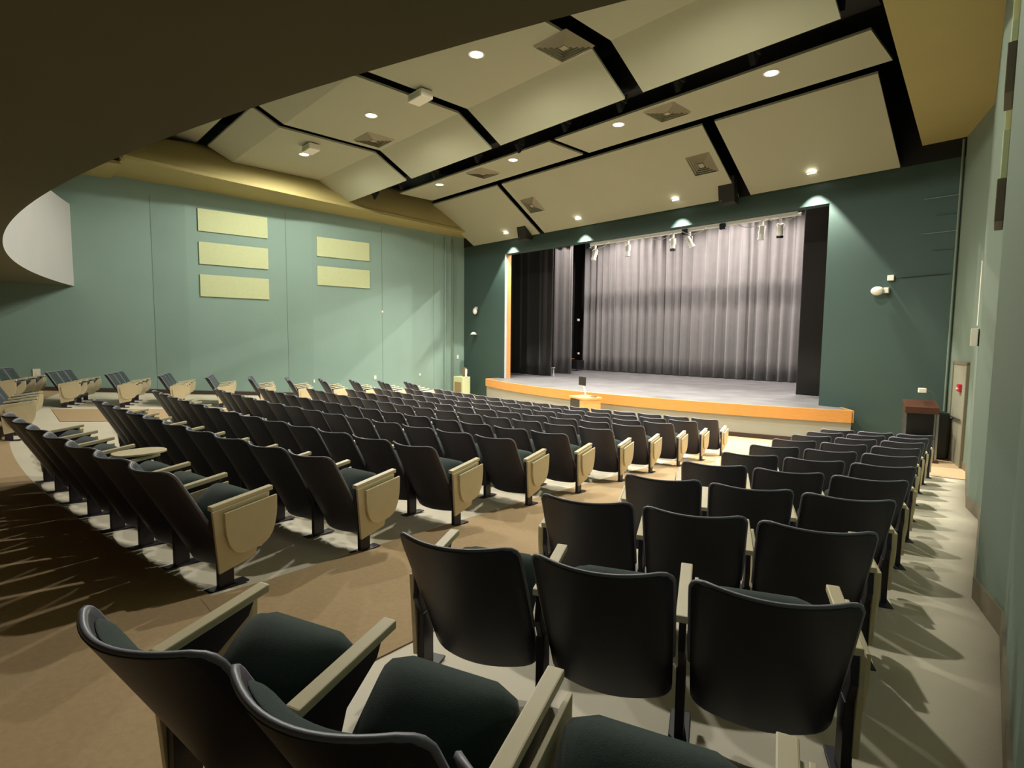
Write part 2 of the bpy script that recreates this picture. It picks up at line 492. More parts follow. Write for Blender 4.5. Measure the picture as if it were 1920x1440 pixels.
# wood trim on the left jamb of the stage opening
mb = MB().box(XL, XL + 0.03, YS + 0.12, YS + 0.33, ZS, ZH)
struct('trim_6', mb, 'honey_wood', label='honey wood strip on the left jamb of the stage opening')
mb = MB().box(XL - 0.002, XL + 0.012, YS - 0.004, YS + 0.12, ZS, ZH)  # light on the jamb edge, put into a pale strip
struct('trim_7', mb, 'fascia', label='pale strip painted as the lit jamb edge beside the wood strip')

# ---------------------------------------------------------------- drapes
def drape(name, x0, x1, y, z0, z1, m, label, cat='curtain', folds=0.28, amp=0.09, seed=1, group=None):
    rnd = random.Random(seed)
    L = x1 - x0; n = int(L / 0.03)
    # irregular pleats
    xs_ = []; x = 0
    knots = [0]
    while knots[-1] < L: knots.append(knots[-1] + folds * rnd.uniform(0.55, 1.5))
    amps = [rnd.uniform(0.4, 1.0) * amp for _ in knots]
    def off(x):
        for i in range(len(knots) - 1):
            if knots[i] <= x <= knots[i + 1]:
                t = (x - knots[i]) / (knots[i + 1] - knots[i])
                return (1 if i % 2 else -1) * amps[i] * math.sin(PI * t) ** 0.8
        return 0
    mb = MB(); nv = 10
    def f(u, v):
        x = L * u
        k = 0.55 + 0.45 * (1 - v) if v > 0 else 1
        sway = 0.02 * math.sin(x * 1.7 + v * 2)
        return (x0 + x, y + off(min(x, L)) * (0.75 + 0.35 * (1 - v)) + sway, z0 + (z1 - z0) * v)
    mb.slab(f, lambda u, v: tuple(Vector(f(u, v)) + Vector((0, 0.015, 0))), n, nv)
    o = mb.build(name, m)
    tag(o, label, cat, group)
    return o
drape('stage_curtain', -19.9, -4.2, 24.25, ZS + 0.02, 7.2, 'drape_grey', 'wide grey pleated curtain closing the back of the stage', seed=3, folds=0.23, amp=0.15)
drape('stage_curtain', -18.85, -17.62, 20.6, ZS + 0.02, 7.2, 'drape_grey', 'narrow grey pleated curtain beside the black left curtain', seed=5, folds=0.2)
drape('stage_curtain', -20.6, -17.14, 18.6, ZS + 0.02, 7.2, 'drape_black', 'black pleated side curtain at the left of the stage', seed=8, folds=0.35)
drape('stage_curtain', -6.5, -4.3, 18.6, ZS + 0.02, 7.2, 'drape_black', 'flat black side curtain at the right of the stage', seed=9, folds=0.8, amp=0.03)
# dark masking behind the gap, with small equipment
drape('masking_curtain', -22.4, -19.4, 25.3, ZS + 0.02, 7.2, 'drape_black', 'black masking curtain seen through the gap in the grey curtains', seed=12, folds=0.5, amp=0.04)

# stage work lights up in the stage house
def worklight(x, y, z, power, label):
    root = empty('work_light', (x, y, z)); tag(root, label, 'stage light', 'overhead work lights above the stage')
    MB().box(-0.16, 0.16, -0.12, 0.12, 0.0, 0.14).build('housing', 'black_plastic', root)
    MB().box(-0.13, 0.13, -0.09, 0.09, -0.006, -0.001).build('lens', 'lamp_glow', root)
    MB().tube([(0, 0, 0.14), (0, 0, 8.0 - z)], 0.015).build('hanger', 'black_plastic', root)
    spot('lamp_beam', (0, 0, -0.04), power, C_STAGE, 165, 0.3, root, r=0.03)
for x, nm in ((-16.5, 'left'), (-11.2, 'centre'), (-6.6, 'right')):
    worklight(x, 21.9, 5.8, P_STAGE, nm + ' overhead work light at the rear of the stage')
    worklight(x, 18.95, 5.8, P_STAGE * 0.8, nm + ' overhead work light at the front of the stage')

o = MB().tube([(-9.5, 0, 0), (7.5, 0, 0)], 0.05, 10).build('stage_batten', 'black_plastic', None, (-10.5, 19.62, 5.29)); tag(o, 'long dark batten pipe hidden above the stage opening', 'batten')  # unseen pipe, added so its shadow makes the dark band across the curtain
# lighting pipe with fixtures
pr = empty('lighting_pipe', (-10.2, 17.5, 3.76)); tag(pr, 'white lighting pipe with cable hung across the stage opening', 'lighting pipe')
MB().tube([(-3.95, 0, 0), (4.0, 0, 0)], 0.04, 10).build('pipe', 'white_metal', pr)
MB().box(-3.9, 3.9, -0.05, -0.02, 0.03, 0.085).build('cable_raceway', 'white_metal', pr)
for x in (-3.9, -1.7, 0.4, 2.0):
    MB().tube([(x, 0, 0.0), (x, 0, 3.9)], 0.012, 6).build('hanger', 'black_plastic', pr)
for x in (-3.98, 0.25, 1.6):
    MB().box(x - 0.1, x + 0.1, -0.07, 0.05, -0.12, 0.06).build('connector_box', 'black_plastic', pr)
for x0, sag in ((-3.8, .16), (-2.85, .13), (-1.1, .18), (0.2, .14), (2.1, .19), (3.05, .15)):
    pts = [(x0 + 0.9 * t / 8, -0.14, -0.02 - sag * math.sin(PI * t / 8) ** 0.8) for t in range(9)]
    MB().tube(pts, 0.012, 6).build('cable', 'white_plastic', pr)
def fixture(x, tilt, yaw, label, barn=False):
    root = empty('stage_light', (x, 17.5, 3.657)); tag(root, label, 'stage light', 'white stage lights clamped to the pipe')
    MB().box(-0.03, 0.03, -0.04, 0.04, -0.06, 0.06).build('clamp', 'white_metal', root, bevel=0.006)
    MB().tube([(-0.11, 0, -0.30), (-0.11, 0, -0.10), (0, 0, -0.06), (0.11, 0, -0.10), (0.11, 0, -0.30)], 0.012, 6).build('yoke', 'white_metal', root)
    M = Matrix.Rotation(yaw, 4, 'Y') @ Matrix.Rotation(tilt, 4, 'X')
    def T(p): return tuple(M @ Vector(p) + Vector((0, 0, -0.24)))
    mb = MB(); mb.tube([T((0, 0, 0.14)), T((0, 0, 0.10)), T((0, 0, -0.10)), T((0, 0, -0.22))], 0.085, 16); mb.build('body', 'white_metal', root)
    mb = MB(); mb.tube([T((0, 0, -0.20)), T((0, 0, -0.27))], 0.10, 16); mb.build('lens_tube', 'black_plastic' if barn else 'white_metal', root)
    return root
for x, t, yw, lb, bn in ((-13.85, -.25, .1, 'first white stage light from the left end of the pipe', False),
                 (-12.3, -.1, 0, 'second white stage light on the pipe, alone and hanging straight', False),
                 (-10.42, 0, 0, 'white stage light with black snout, left of the central pair', True),
                 (-9.8, .15, -.45, 'tilted white stage light, right of the central pair', False),
                 (-7.35, .0, .05, 'white stage light hanging straight, left one of the right pair', False),
                 (-6.8, .35, .15, 'white stage light tilted forward nearest the right end of the pipe', True)):
    fixture(x, t, yw, lb, bn)

# hung loudspeakers
def hung_speaker(x, label):
    root = empty('loudspeaker', (x, 15.62, 4.0)); tag(root, label, 'loudspeaker', 'loudspeakers hung above the stage opening')
    MB().prism([(-0.24, -0.20), (0.24, -0.20), (0.17, 0.20), (-0.17, 0.20)], -0.02, 0.70, lambda a, b, d: (a, b + 0.18 * (1 - d), d), ).build('cabinet', 'speaker_black', root, bevel=0.02)
    MB().box(-0.2, 0.2, -0.02, 0.0, 0.05, 0.57).build('grille', 'black_plastic', root)
    MB().box(-0.2, -0.14, -0.032, -0.018, 0.06, 0.16).build('badge', 'white_plastic', root)
    MB().tube([(0, 0.1, 0.6), (0, 0.1, 1.1)], 0.02, 6).build('hanger', 'black_plastic', root)
    root.rotation_euler.x = 0.0
    return root
hung_speaker(-16.05, 'black loudspeaker hanging at the left above the stage opening')
hung_speaker(-7.6, 'black loudspeaker hanging at the right above the stage opening')

# ---------------------------------------------------------------- ceiling fittings
def vent(x, y, z, label, tilt=0.0, s=0.42):
    root = empty('ceiling_vent', (x, y, z)); tag(root, label, 'air vent', 'square louvred vents in the ceiling panels')
    root.rotation_euler.x = tilt
    for i in range(5):
        a = s * (1 - i * 0.19); z0 = -0.012 - i * 0.012
        mb = MB()
        b = a - 0.045
        vs = [(-a, -a, -0.004), (a, -a, -0.004), (a, a, -0.004), (-a, a, -0.004), (-b, -b, -0.05), (b, -b, -0.05), (b, b, -0.05), (-b, b, -0.05)]
        mb.add(vs, [(0, 1, 5, 4), (1, 2, 6, 5), (2, 3, 7, 6), (3, 0, 4, 7)])
        mb.build('louvre', 'vent', root)
    MB().box(-0.07, 0.07, -0.07, 0.07, -0.05, -0.004).build('centre_plate', 'vent', root)
    return root
vent(-7.35, 8.2, 5.598, 'square vent in the third folded ceiling panel nearest the soffit')
vent(-14.4, 8.1, 5.598, 'square vent in the second folded ceiling panel beside a downlight')
vent(-7.6, 12.3, 5.598, 'square vent in the right flat middle row ceiling panel')
vent(-14.6, 12.3, 5.598, 'square vent in the left flat middle row ceiling panel')
sa = -math.atan(0.614)
vent(-7.95, 14.75, FZ(14.75), 'square vent in the middle sloping panel beside the right loudspeaker', sa, 0.36)
vent(-14.65, 14.75, FZ(14.75), 'square vent in the middle sloping panel beside the left loudspeaker', sa, 0.36)
def ceil_box(x, y, label):
    root = empty('ceiling_speaker', (x, y, 5.6)); tag(root, label, 'ceiling box', 'pale boxes fixed to the ceiling panels')
    MB().box(-0.28, 0.28, -0.16, 0.16, -0.20, -0.03).build('housing', 'white_plastic', root, bevel=0.015)
    MB().box(-0.10, 0.10, -0.05, 0.05, -0.04, 0.0).build('mount', 'black_plastic', root)
    MB().box(-0.2, 0.2, -0.165, -0.158, -0.17, -0.07).build('front_grille', 'panel_cream', root)
    return root
ceil_box(-16.1, 7.0, 'pale box on the ceiling beside the leftmost downlight')
ceil_box(-10.95, 7.35, 'pale box on the ceiling astride the black gap between panels')

# ---------------------------------------------------------------- wall fittings
def on_left(y, z, d=0.0):
    return Vector((xw(WALL_L, y) + d, y, z))
def acoustic(wallp, y0, y1, z0, z1, side, label, m='panel_cream'):
    xa_, xb_ = xw(wallp, y0), xw(wallp, y1)
    th = 0.06
    mb = MB()
    mb.prism([(xa_ + side * 0.004, y0), (xb_ + side * 0.004, y1), (xb_ + side * th, y1), (xa_ + side * th, y0)], z0, z1, lambda a, b, d: (a, b, d))
    o = mb.build('acoustic_panel', m, bevel=0.008)
    return tag(o, label, 'acoustic panel', 'long cream acoustic panels on the side walls')
for z0, z1, nm in ((3.58, 4.33, 'top'), (2.47, 3.22, 'middle'), (1.37, 2.12, 'bottom')):
    acoustic(WALL_L, 5.22, 7.45, z0, z1, 1, nm + ' cream acoustic panel of the stack of three on the left wall')
for z0, z1, nm in ((3.12, 3.85, 'upper'), (2.02, 2.75, 'lower')):
    acoustic(WALL_L, 9.18, 11.33, z0, z1, 1, nm + ' cream acoustic panel of the pair nearer the stage on the left wall')
for z0, z1, nm in ((3.42, 4.2, 'top'), (2.5, 3.2, 'middle'), (1.45, 2.15, 'bottom')):
    acoustic(WALL_R, 7.5, 8.9, z0, z1, -1, nm + ' acoustic panel seen edge on along the right wall')
for z0, z1, nm in ((1.86, 2.22, 'upper'), (0.92, 1.24, 'lower')):
    acoustic(WALL_R, 5.56, 6.0, z0, z1, -1, nm + ' narrow panel showing its dark end on the right wall', 'base_grey')

def plate(y, z, label, wallp=WALL_L, side=1, s=(0.05, 0.08), m='white_plastic', nm='wall_plate', cat='wall plate', grp='small white plates on the left wall'):
    x = xw(wallp, y)
    root = empty(nm, (x, y, z)); tag(root, label, cat, grp)
    MB().box(min(0, side * 0.02) + side * 0.002, max(0, side * 0.02) + side * 0.002, -s[0], s[0], -s[1], s[1]).build('cover', m, root, bevel=0.004)
    MB().box(min(side * 0.02, side * 0.03), max(side * 0.02, side * 0.03), -s[0] * .3, s[0] * .3, -s[1] * .4, s[1] * .4).build('switch', m, root)
    return root
plate(0.87, -1.15, 'white switch plate on the left wall above the far corner seats', s=(0.09, 0.13))
plate(11.54, -1.65, 'white wall plate beside the vertical seam near the middle rows')
plate(8.99, -1.7, 'tiny white outlet low on the left wall near the fifth row', s=(0.03, 0.06))
plate(13.67, -1.6, 'small round outlet on the left wall near the front rows', s=(0.035, 0.05))
plate(15.7, -0.85, 'white switch plate above the cream cabinet by the stage', s=(0.05, 0.09))
plate(11.9, 1.1, 'tiny white sensor high on the left wall at the seam', s=(0.03, 0.04))
# pipes in the left front corner
def conduit(pts, label, m='wall_seafoam', r=0.03, grp='painted conduits running up the walls'):
    mb = MB().tube(pts, r, 8); o = mb.build('conduit', m); return tag(o, label, 'conduit', grp)
conduit([(-20.33, 14.95, -2.5), (-20.33, 14.95, 4.5)], 'pale vertical conduit in the left front corner')
conduit([(-20.30, 15.35, -2.5), (-20.30, 15.35, 4.5)], 'darker vertical conduit beside the pale one near the stage', 'wall_right')
conduit([(-2.33, 16.0, -2.5), (-2.33, 16.0, 4.55)], 'thin vertical conduit in the right front corner', 'wall_right', 0.025)
conduit([(-3.45, 16.02, 1.58), (-2.42, 16.02, 1.61)], 'thin horizontal conduit from the white box to the right corner', 'wall_teal', 0.012)
conduit([(-1.62, 14.0, 1.6), (-1.62, 14.0, 0.35)], 'thin vertical conduit above the white control box on the right wall', 'white_plastic', 0.012)
# wall fixtures
def bullet(x, z, label, side):
    root = empty('wall_speaker', (x, YS, z)); tag(root, label, 'wall fitting', 'white fittings on the stage wall')
    mb = MB(); mb.tube([(0, -0.16, 0), (0, -0.165, 0)], 0.02, 8)
    def f(u, v):
        a = 2 * PI * u; t = PI * v
        return (side * (-0.17 + 0.14 * -math.cos(t)), -0.16 + 0.10 * math.sin(t) * math.cos(a), 0.11 * math.sin(t) * math.sin(a))
    MB().grid(f, 20, 12).build('body', 'white_plastic', root)
    MB().box(-0.055, 0.055, -0.12, 0, -0.055, 0.075).build('bracket', 'white_plastic', root, bevel=0.01)
    return root
bullet(-3.62, 1.27, 'white bullet shaped fitting below the white box on the stage wall', 1)
def smallbox(x, z, w_, h_, label, d=0.08):
    o = MB().box(-w_, w_, -d, -0.002, -h_, h_).build('junction_box', 'white_plastic', None, (x, YS, z), bevel=0.01)
    return tag(o, label, 'wall box', 'white boxes on the walls')
smallbox(-3.55, 1.58, 0.07, 0.065, 'square white box on the stage wall right of the opening')
root = empty('wall_camera', (-19.42, YS, 1.27)); tag(root, 'white oval fitting on a bracket on the left of the stage wall', 'wall fitting')
MB().box(-0.05, 0.05, -0.1, 0, 0.06, 0.18).build('bracket', 'white_plastic', root, bevel=0.01)
MB().grid(lambda u, v: (0.11 * math.sin(PI * v) * math.cos(2 * PI * u) + 0.04, -0.15 + 0.1 * math.sin(PI * v) * math.sin(2 * PI * u), -0.02 - 0.15 * math.cos(PI * v)), 18, 10).build('body', 'white_plastic', root)
root = empty('wall_bell', (-19.47, YS, 0.28)); tag(root, 'small metal fitting with a round base lower on the left stage wall', 'wall fitting')
MB().tube([(0, -0.02, 0), (0, -0.16, 0.0)], 0.03, 10).build('arm', 'steel', root)
MB().tube([(0, -0.16, -0.08), (0, -0.16, -0.02), (0, -0.16, 0.03)], 0.15, 18, r1=0.05).build('dish', 'white_plastic', root)

# right wall: door, control box, pull station, brackets
dv = (Vector((-1.64, 14.2)) - Vector((-2.29, 16.06))); dl = dv.length; dn = dv.normalized()
ang = math.atan2(dn.y, dn.x)
dr = empty('door_1', (-2.29 + dn.x * 0.55, 16.06 + dn.y * 0.55, -2.6), ang); tag(dr, 'grey side door beside the lectern', None, None, 'structure')
# local: x along the wall towards the rear, -y ... into the room
MB().box(0, 1.05, -0.035, -0.005, 0.0, 2.15).build('door_leaf', 'door', dr, bevel=0.006)
MB().box(-0.06, 0.0, -0.05, -0.003, 0, 2.2).box(1.05, 1.11, -0.05, -0.003, 0, 2.2).box(-0.06, 1.11, -0.05, -0.003, 2.15, 2.22).build('door_frame', 'base_grey', dr)
MB().tube([(0.12, -0.07, 1.0), (0.93, -0.07, 1.0)], 0.02).build('push_bar', 'steel', dr)
x = xw(WALL_R, 10.6)
o = MB().box(x - 0.09, x - 0.002, 10.48, 10.7, -0.04, 0.22).build('control_box', 'white_plastic', bevel=0.01); tag(o, 'white control box on the right wall under a thin conduit', 'wall box')
pe = empty('fire_alarm_pull', (-1.9, 14.88, -0.95), ang); tag(pe, 'small red fire alarm pull station beside the side door', 'fire alarm')
MB().box(-0.09, 0.09, -0.07, -0.003, -0.07, 0.09).build('cover', 'red', pe, bevel=0.012)
MB().box(-0.05, 0.05, -0.085, -0.07, -0.02, 0.01).build('handle', 'white_plastic', pe)
for i, (z, xx) in enumerate(((3.35, -3.0), (2.95, -2.75), (2.55, -3.0), (2.15, -2.8))):
    o = MB().box(xx, -2.33, YS - 0.02, YS - 0.002, z, z + 0.015).build('wall_rail', 'wall_right' if i % 2 == 0 else 'wall_teal')
    tag(o, ('highest', 'second highest', 'second lowest', 'lowest')[i] + ' thin rail on the stage wall in the right corner', 'wall rail', 'thin rails in the right front corner')

# ---------------------------------------------------------------- lectern
le = empty('lectern', (-2.58, 14.85, -2.59), 0.3); tag(le, 'dark wood lectern with slanted top standing by the right side door', 'lectern')
MB().prism([(-0.26, 1.06), (0.26, 1.10), (0.26, 1.32), (-0.26, 1.20)], -0.30, 0.30, lambda a, b, d: (d, a, b)).build('top_case', 'dark_wood', le, bevel=0.008)
MB().box(-0.34, 0.34, -0.28, 0.24, 0.0, 0.05).build('base', 'dark_wood', le, bevel=0.01)
for sx in (-0.3, 0.27):
    MB().box(sx, sx + 0.04, -0.22, -0.16, 0.05, 1.06).build('leg', 'steel', le)
    MB().box(sx, sx + 0.04, 0.14, 0.20, 0.05, 1.16).build('leg', 'steel', le)
MB().box(-0.26, 0.28, 0.14, 0.16, 0.05, 1.1).build('back_panel', 'black_plastic', le)
MB().box(-0.28, 0.28, -0.2, 0.15, 0.5, 0.53).build('shelf', 'dark_wood', le)
MB().tube([(0.25, 0.1, 1.4), (0.2, 0.05, 1.5), (0.08, 0.0, 1.56)], 0.01).build('lamp_arm', 'steel', le)
MB().box(-0.06, 0.08, -0.06, 0.06, 1.5, 1.6).build('reading_lamp', 'white_plastic', le, bevel=0.01)
o = MB().box(-0.14, 0.10, -0.2, 0.2, 0, 1.05).build('equipment_case', 'black_plastic', None, (-2.28, 15.45, -2.59), 0.35, bevel=0.03)
tag(o, 'tall black equipment case behind the lectern', 'equipment case')

# ---------------------------------------------------------------- desk with document camera
de = empty('desk', (-10.72, 13.2, -2.6), -0.35); tag(de, 'light wood media desk with black side panel in front of the stage', 'desk')
MB().box(-0.42, 0.45, -0.33, 0.33, 0.80, 0.86).build('desktop', 'desk_wood', de, bevel=0.008)
MB().box(-0.38, 0.42, -0.30, 0.30, 0.0, 0.80).build('cabinet', 'desk_wood', de)
MB().box(-0.36, 0.18, -0.315, -0.30, 0.08, 0.78).build('equipment_panel', 'black_plastic', de)
dc = empty('document_camera', (-10.75, 13.2, -1.738), -0.35); tag(dc, 'white document camera arm holding a black screen on the desk', 'document camera')
MB().box(-0.13, 0.13, -0.1, 0.1, 0.0, 0.03).build('base', 'white_plastic', dc, bevel=0.006)
MB().tube([(0.08, 0, 0.02), (0.02, 0, 0.18), (-0.10, 0, 0.34)], 0.022).build('arm', 'white_plastic', dc)
MB().box(-0.30, 0.10, -0.035, -0.01, 0.33, 0.60).build('screen', 'black_plastic', dc, bevel=0.005)
o = MB().box(-0.09, 0.09, -0.05, 0.05, 0, 0.02).build('remote_control', 'black_plastic', None, (-10.42, 13.25, -1.738), 0.2, bevel=0.004)
tag(o, 'flat black remote lying on the right of the desk top', 'remote control')

# cream cabinet with grille, left of the stage
cb = empty('heater_cabinet', (-19.35, 15.1, -2.6)); tag(cb, 'cream cabinet with brown grille between left wall and stage', 'cabinet')
MB().box(-0.33, 0.33, -0.18, 0.25, 0, 0.92).build('housing', 'panel_cream', cb, bevel=0.015)
MB().box(-0.23, 0.23, -0.2, -0.181, 0.08, 0.68).build('grille', 'grille', cb)
pf = empty('pedestal_fan', (-19.25, 15.2, -1.68)); tag(pf, 'small dark round fan on the cream cabinet', 'fan')
MB().tube([(0.0, -0.06, 0.22), (0.0, 0.05, 0.22)], 0.18, 24).build('cage', 'base_grey', pf)
MB().box(-0.06, 0.06, -0.04, 0.04, 0.0, 0.1).build('base', 'base_grey', pf)
MB().box(0.2, 0.26, -0.12, -0.06, 0.0, 0.34).build('post', 'white_plastic', pf)
# microphone stand on the stage floor
ms = empty('microphone_stand', (-17.35, 18.9, -1.7)); tag(ms, 'small white bent stand on the stage floor by the left curtain', 'stand')
MB().tube([(0.2, -0.1, 0.0), (0.1, 0, 0.36)], 0.012, 6).build('leg', 'white_plastic', ms)
MB().tube([(-0.05, 0, 0.38), (0.17, 0, 0.40)], 0.02, 6).build('head', 'white_plastic', ms)
# equipment glimpsed through the dark gap
for i, (dx, z, lb, sc) in enumerate(((0, 1.1, 'tiny white lamp glinting high in the dark curtain gap', .06), (0.05, -0.75, 'tiny white fitting low in the dark curtain gap', .05))):
    o = MB().box(-sc, sc, -0.03, 0.03, -sc, sc).build('wall_fitting', 'white_plastic', None, (-19.75 + dx, 23.6, z), bevel=0.01)
    tag(o, lb, 'small fitting')
eq = empty('equipment_cart', (-19.75, 23.5, -1.68)); tag(eq, 'dark equipment cart with a yellowish edge in the curtain gap', 'cart')
MB().box(-0.3, 0.3, -0.3, 0.3, 0.08, 0.55).build('body', 'black_plastic', eq, bevel=0.02)
MB().box(-0.3, 0.1, -0.32, -0.3, 0.62, 0.66).build('edge_strip', 'honey_wood', eq)
for sx in (-0.25, 0.25):
    MB().tube([(sx - 0.02, -0.25, 0.04), (sx + 0.02, -0.25, 0.04)], 0.04, 10).build('castor', 'black_plastic', eq)

# ---------------------------------------------------------------- auditorium seats
W, PITCH = 0.575, 0.641
def cap(d, r): return 0.0 if d >= r else r - math.sqrt(max(0.0, r * r - (r - d) ** 2))
VS = [0, .012, .03, .06, .1, .2, .35, .5, .65, .8, .9, .94, .97, .988, 1.0]
H0, H1 = 0.125, 0.85
def back_pt(u, v, off, inset=0.0):
    """u in 0..1 across, v row index fraction -> real height"""
    i = v * (len(VS) - 1); k = int(min(i, len(VS) - 2)); t = VS[k] + (VS[k + 1] - VS[k]) * (i - k)
    hh = H1 - H0
    h = H0 + inset + (hh - 2 * inset) * t
    d = min(t, 1 - t) * (hh - 2 * inset)
    hw = (0.562 / 2 + (W - 0.562) / 2 * min(1, t * 1.6)) - inset - cap(d, 0.05 if t > .5 else 0.06)
    x = (u * 2 - 1) * hw
    q = (x / (W / 2)) ** 2
    tt = (h - H0) / hh
    y = -0.03 - 0.385 * tt ** 1.05 + 0.105 * q + off
    # corners of the top edge rise a little, centre dips
    z = h + 0.012 * q * tt
    return (x, y, z)
def shell_mesh():
    mb = MB(); nv = len(VS) - 1
    mb.slab(lambda u, v: back_pt(u, v, 0.0), lambda u, v: back_pt(u, v, 0.026), 14, nv)
    return mb.mesh('back_shell', 'shell')
def lit_edge_mesh():
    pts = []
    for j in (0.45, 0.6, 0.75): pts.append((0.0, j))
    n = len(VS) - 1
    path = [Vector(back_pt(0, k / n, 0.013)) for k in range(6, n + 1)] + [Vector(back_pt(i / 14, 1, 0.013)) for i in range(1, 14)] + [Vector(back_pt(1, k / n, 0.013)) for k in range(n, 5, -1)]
    return MB().tube(path, 0.0110, 6).mesh('worn_lit_edge', 'worn_lit_edge')
def cushion_mesh():
    mb = MB(); nv = len(VS) - 1
    def fr(u, v):
        x, y, z = back_pt(u, v, 0.03, 0.03)
        b = max(0, 1 - abs(2 * u - 1) ** 6) * max(0, 1 - abs(2 * v - 1) ** 6)
        return (x, y + 0.045 * b + 0.005, z)
    mb.slab(lambda u, v: back_pt(u, v, 0.027, 0.03), fr, 14, nv)
    return mb.mesh('back_cushion', 'upholstery')
TILT = math.radians(46)
def seat_T(p):
    M = Matrix.Rotation(TILT, 4, 'X')
    return tuple(M @ Vector(p) + Vector((0, 0.0, 0.325)))
def seat_mesh():
    mb = MB()
    def top(u, v):
        a, b = 2 * u - 1, v
        r = 0.09
        d = min(b, 1 - b) * 0.5
        hw = 0.248 - cap(d, r) * (1.0 if b > .5 else .5)
        dome = (1 - abs(a) ** 3.2) * (1 - abs(2 * b - 1) ** 4)
        return seat_T((a * hw, 0.39 * b, 0.02 + 0.095 * max(0, dome) ** 0.6 - 0.03 * b * b))
    def bot(u, v):
        a, b = 2 * u - 1, v
        d = min(b, 1 - b) * 0.5
        hw = 0.248 - cap(d, 0.09) * (1.0 if b > .5 else .5)
        return seat_T((a * hw, 0.39 * b, -0.005 - 0.03 * b * b))
    mb.slab(top, bot, 14, 14)
    return mb.mesh('seat', 'upholstery')
def pan_mesh():
    mb = MB()
    def bt(u, v, o):
        a, b = 2 * u - 1, v
        d = min(b, 1 - b) * 0.46
        hw = 0.238 - cap(d, 0.08)
        bulge = (1 - a ** 4) * (1 - (2 * b - 1) ** 4)
        return seat_T((a * hw, 0.015 + 0.36 * b, -0.006 - o * (0.02 + 0.035 * bulge) - 0.03 * b * b))
    mb.slab(lambda u, v: bt(u, v, 0), lambda u, v: bt(u, v, 1), 10, 10)
    return mb.mesh('seat_pan', 'shell')
ARM_Z = lambda y: 0.585 + 0.13 * y
def arm_mesh():
    mb = MB()
    def a(y): return ARM_Z(y)
    vs = []
    for x in (-0.028, 0.028):
        for y in (-0.09, 0.36):
            for dz in (-0.016, 0.016): vs.append((x, y, a(y) + dz))
    mb.add(vs, [(0, 1, 3, 2), (4, 6, 7, 5), (0, 4, 5, 1), (2, 3, 7, 6), (0, 2, 6, 4), (1, 5, 7, 3)])
    return mb.mesh('armrest', 'laminate', 0.006)
def standard_mesh():
    mb = MB()
    mb.prism([(-0.08, 0.555), (0.30, 0.608), (0.27, 0.55), (0.12, 0.46), (0.06, 0.30), (-0.03, 0.30), (-0.10, 0.44)], -0.014, 0.014, lambda a, b, d: (d, a, b))
    mb.box(-0.02, 0.02, -0.05, 0.055, 0.0, 0.34)
    mb.box(-0.045, 0.045, -0.13, 0.15, 0.0, 0.012)
    return mb.mesh('leg', 'chair_metal', 0.004)
def panel_mesh(s):
    mb = MB()
    x0, x1 = (0.016, 0.04) if s > 0 else (-0.04, -0.016)
    mb.prism([(-0.09, 0.557), (0.325, 0.611), (0.31, 0.50), (0.20, 0.17), (-0.055, 0.115)], x0, x1, lambda a, b, d: (d, a, b))
    return mb.mesh('side_panel', 'laminate', 0.004)
def tablet_mesh(s, off, y0=0.03, y1=0.35, dp=0.27):
    mb = MB()
    pts = []
    n = 18
    top = [(y0, ARM_Z(y0) - 0.045), (y1, ARM_Z(y1) - 0.045)]
    for i in range(n + 1):
        t = PI * i / n
        yy = (y0 + y1) / 2 + (y1 - y0) / 2 * math.cos(t) ** 1 if False else (y0 + y1) / 2 + (y1 - y0) / 2 * math.copysign(abs(math.cos(t)) ** 0.6, math.cos(t))
        zz = (ARM_Z(yy) - 0.075) - dp * math.sin(t) ** 0.85
        pts.append((yy, zz))
    poly = [top[1]] + pts + [top[0]]
    mb.prism(poly, s * off, s * (off + 0.018), lambda a, b, d: (d, a, b))
    return mb.mesh('writing_tablet', 'laminate', 0.003)
def open_tablet_mesh():
    mb = MB(); n = 26
    poly = []
    for i in range(n):
        t = 2 * PI * i / n
        poly.append((-0.13 + 0.17 * math.copysign(abs(math.cos(t)) ** 0.8, math.cos(t)), 0.24 + 0.22 * math.copysign(abs(math.sin(t)) ** 0.9, math.sin(t))))
    mb.prism(poly, 0.64, 0.658, lambda a, b, d: (a, b, d))
    return mb.mesh('writing_tablet', 'laminate', 0.004)
ME = dict(shell=shell_mesh(), cushion=cushion_mesh(), trim=lit_edge_mesh(), seat=seat_mesh(), pan=pan_mesh(), arm=arm_mesh(), leg=standard_mesh(),
          panR=panel_mesh(1), panL=panel_mesh(-1), tabR=tablet_mesh(1, 0.052, -0.02, 0.365, 0.30), tabL=tablet_mesh(-1, 0.052, -0.02, 0.365, 0.30), tabI=tablet_mesh(1, 0.040), tabO=open_tablet_mesh())
def part(name, me, parent, x=0):
    o = bpy.data.objects.new(name, me); COL.objects.link(o); o.parent = parent
    if x: o.location.x = x
    return o
def make_seat(end):
    """end: '' inner, 'R' / 'L' block end, 'i' no tablet, 'O' open tablet"""
    root = empty('auditorium_seat')
    part('back_shell', ME['shell'], root); part('back_cushion', ME['cushion'], root)
    part('worn_lit_edge', ME['trim'], root)
    part('seat_cushion', ME['seat'], root); part('seat_pan', ME['pan'], root)
    h = PITCH / 2
    part('leg', ME['leg'], root, h); part('armrest', ME['arm'], root, h)
    if 'R' in end:
        part('side_panel', ME['panR'], root, h); part('writing_tablet', ME['tabR'], root, h)
    elif 'O' in end: part('writing_tablet', ME['tabO'], root, h)
    elif 'i' not in end: part('writing_tablet', ME['tabI'], root, h)
    if 'L' in end:
        part('leg', ME['leg'], root, -h); part('armrest', ME['arm'], root, -h)
        part('side_panel', ME['panL'], root, -h); part('writing_tablet', ME['tabL'], root, -h)
    return root
PROTO = {}
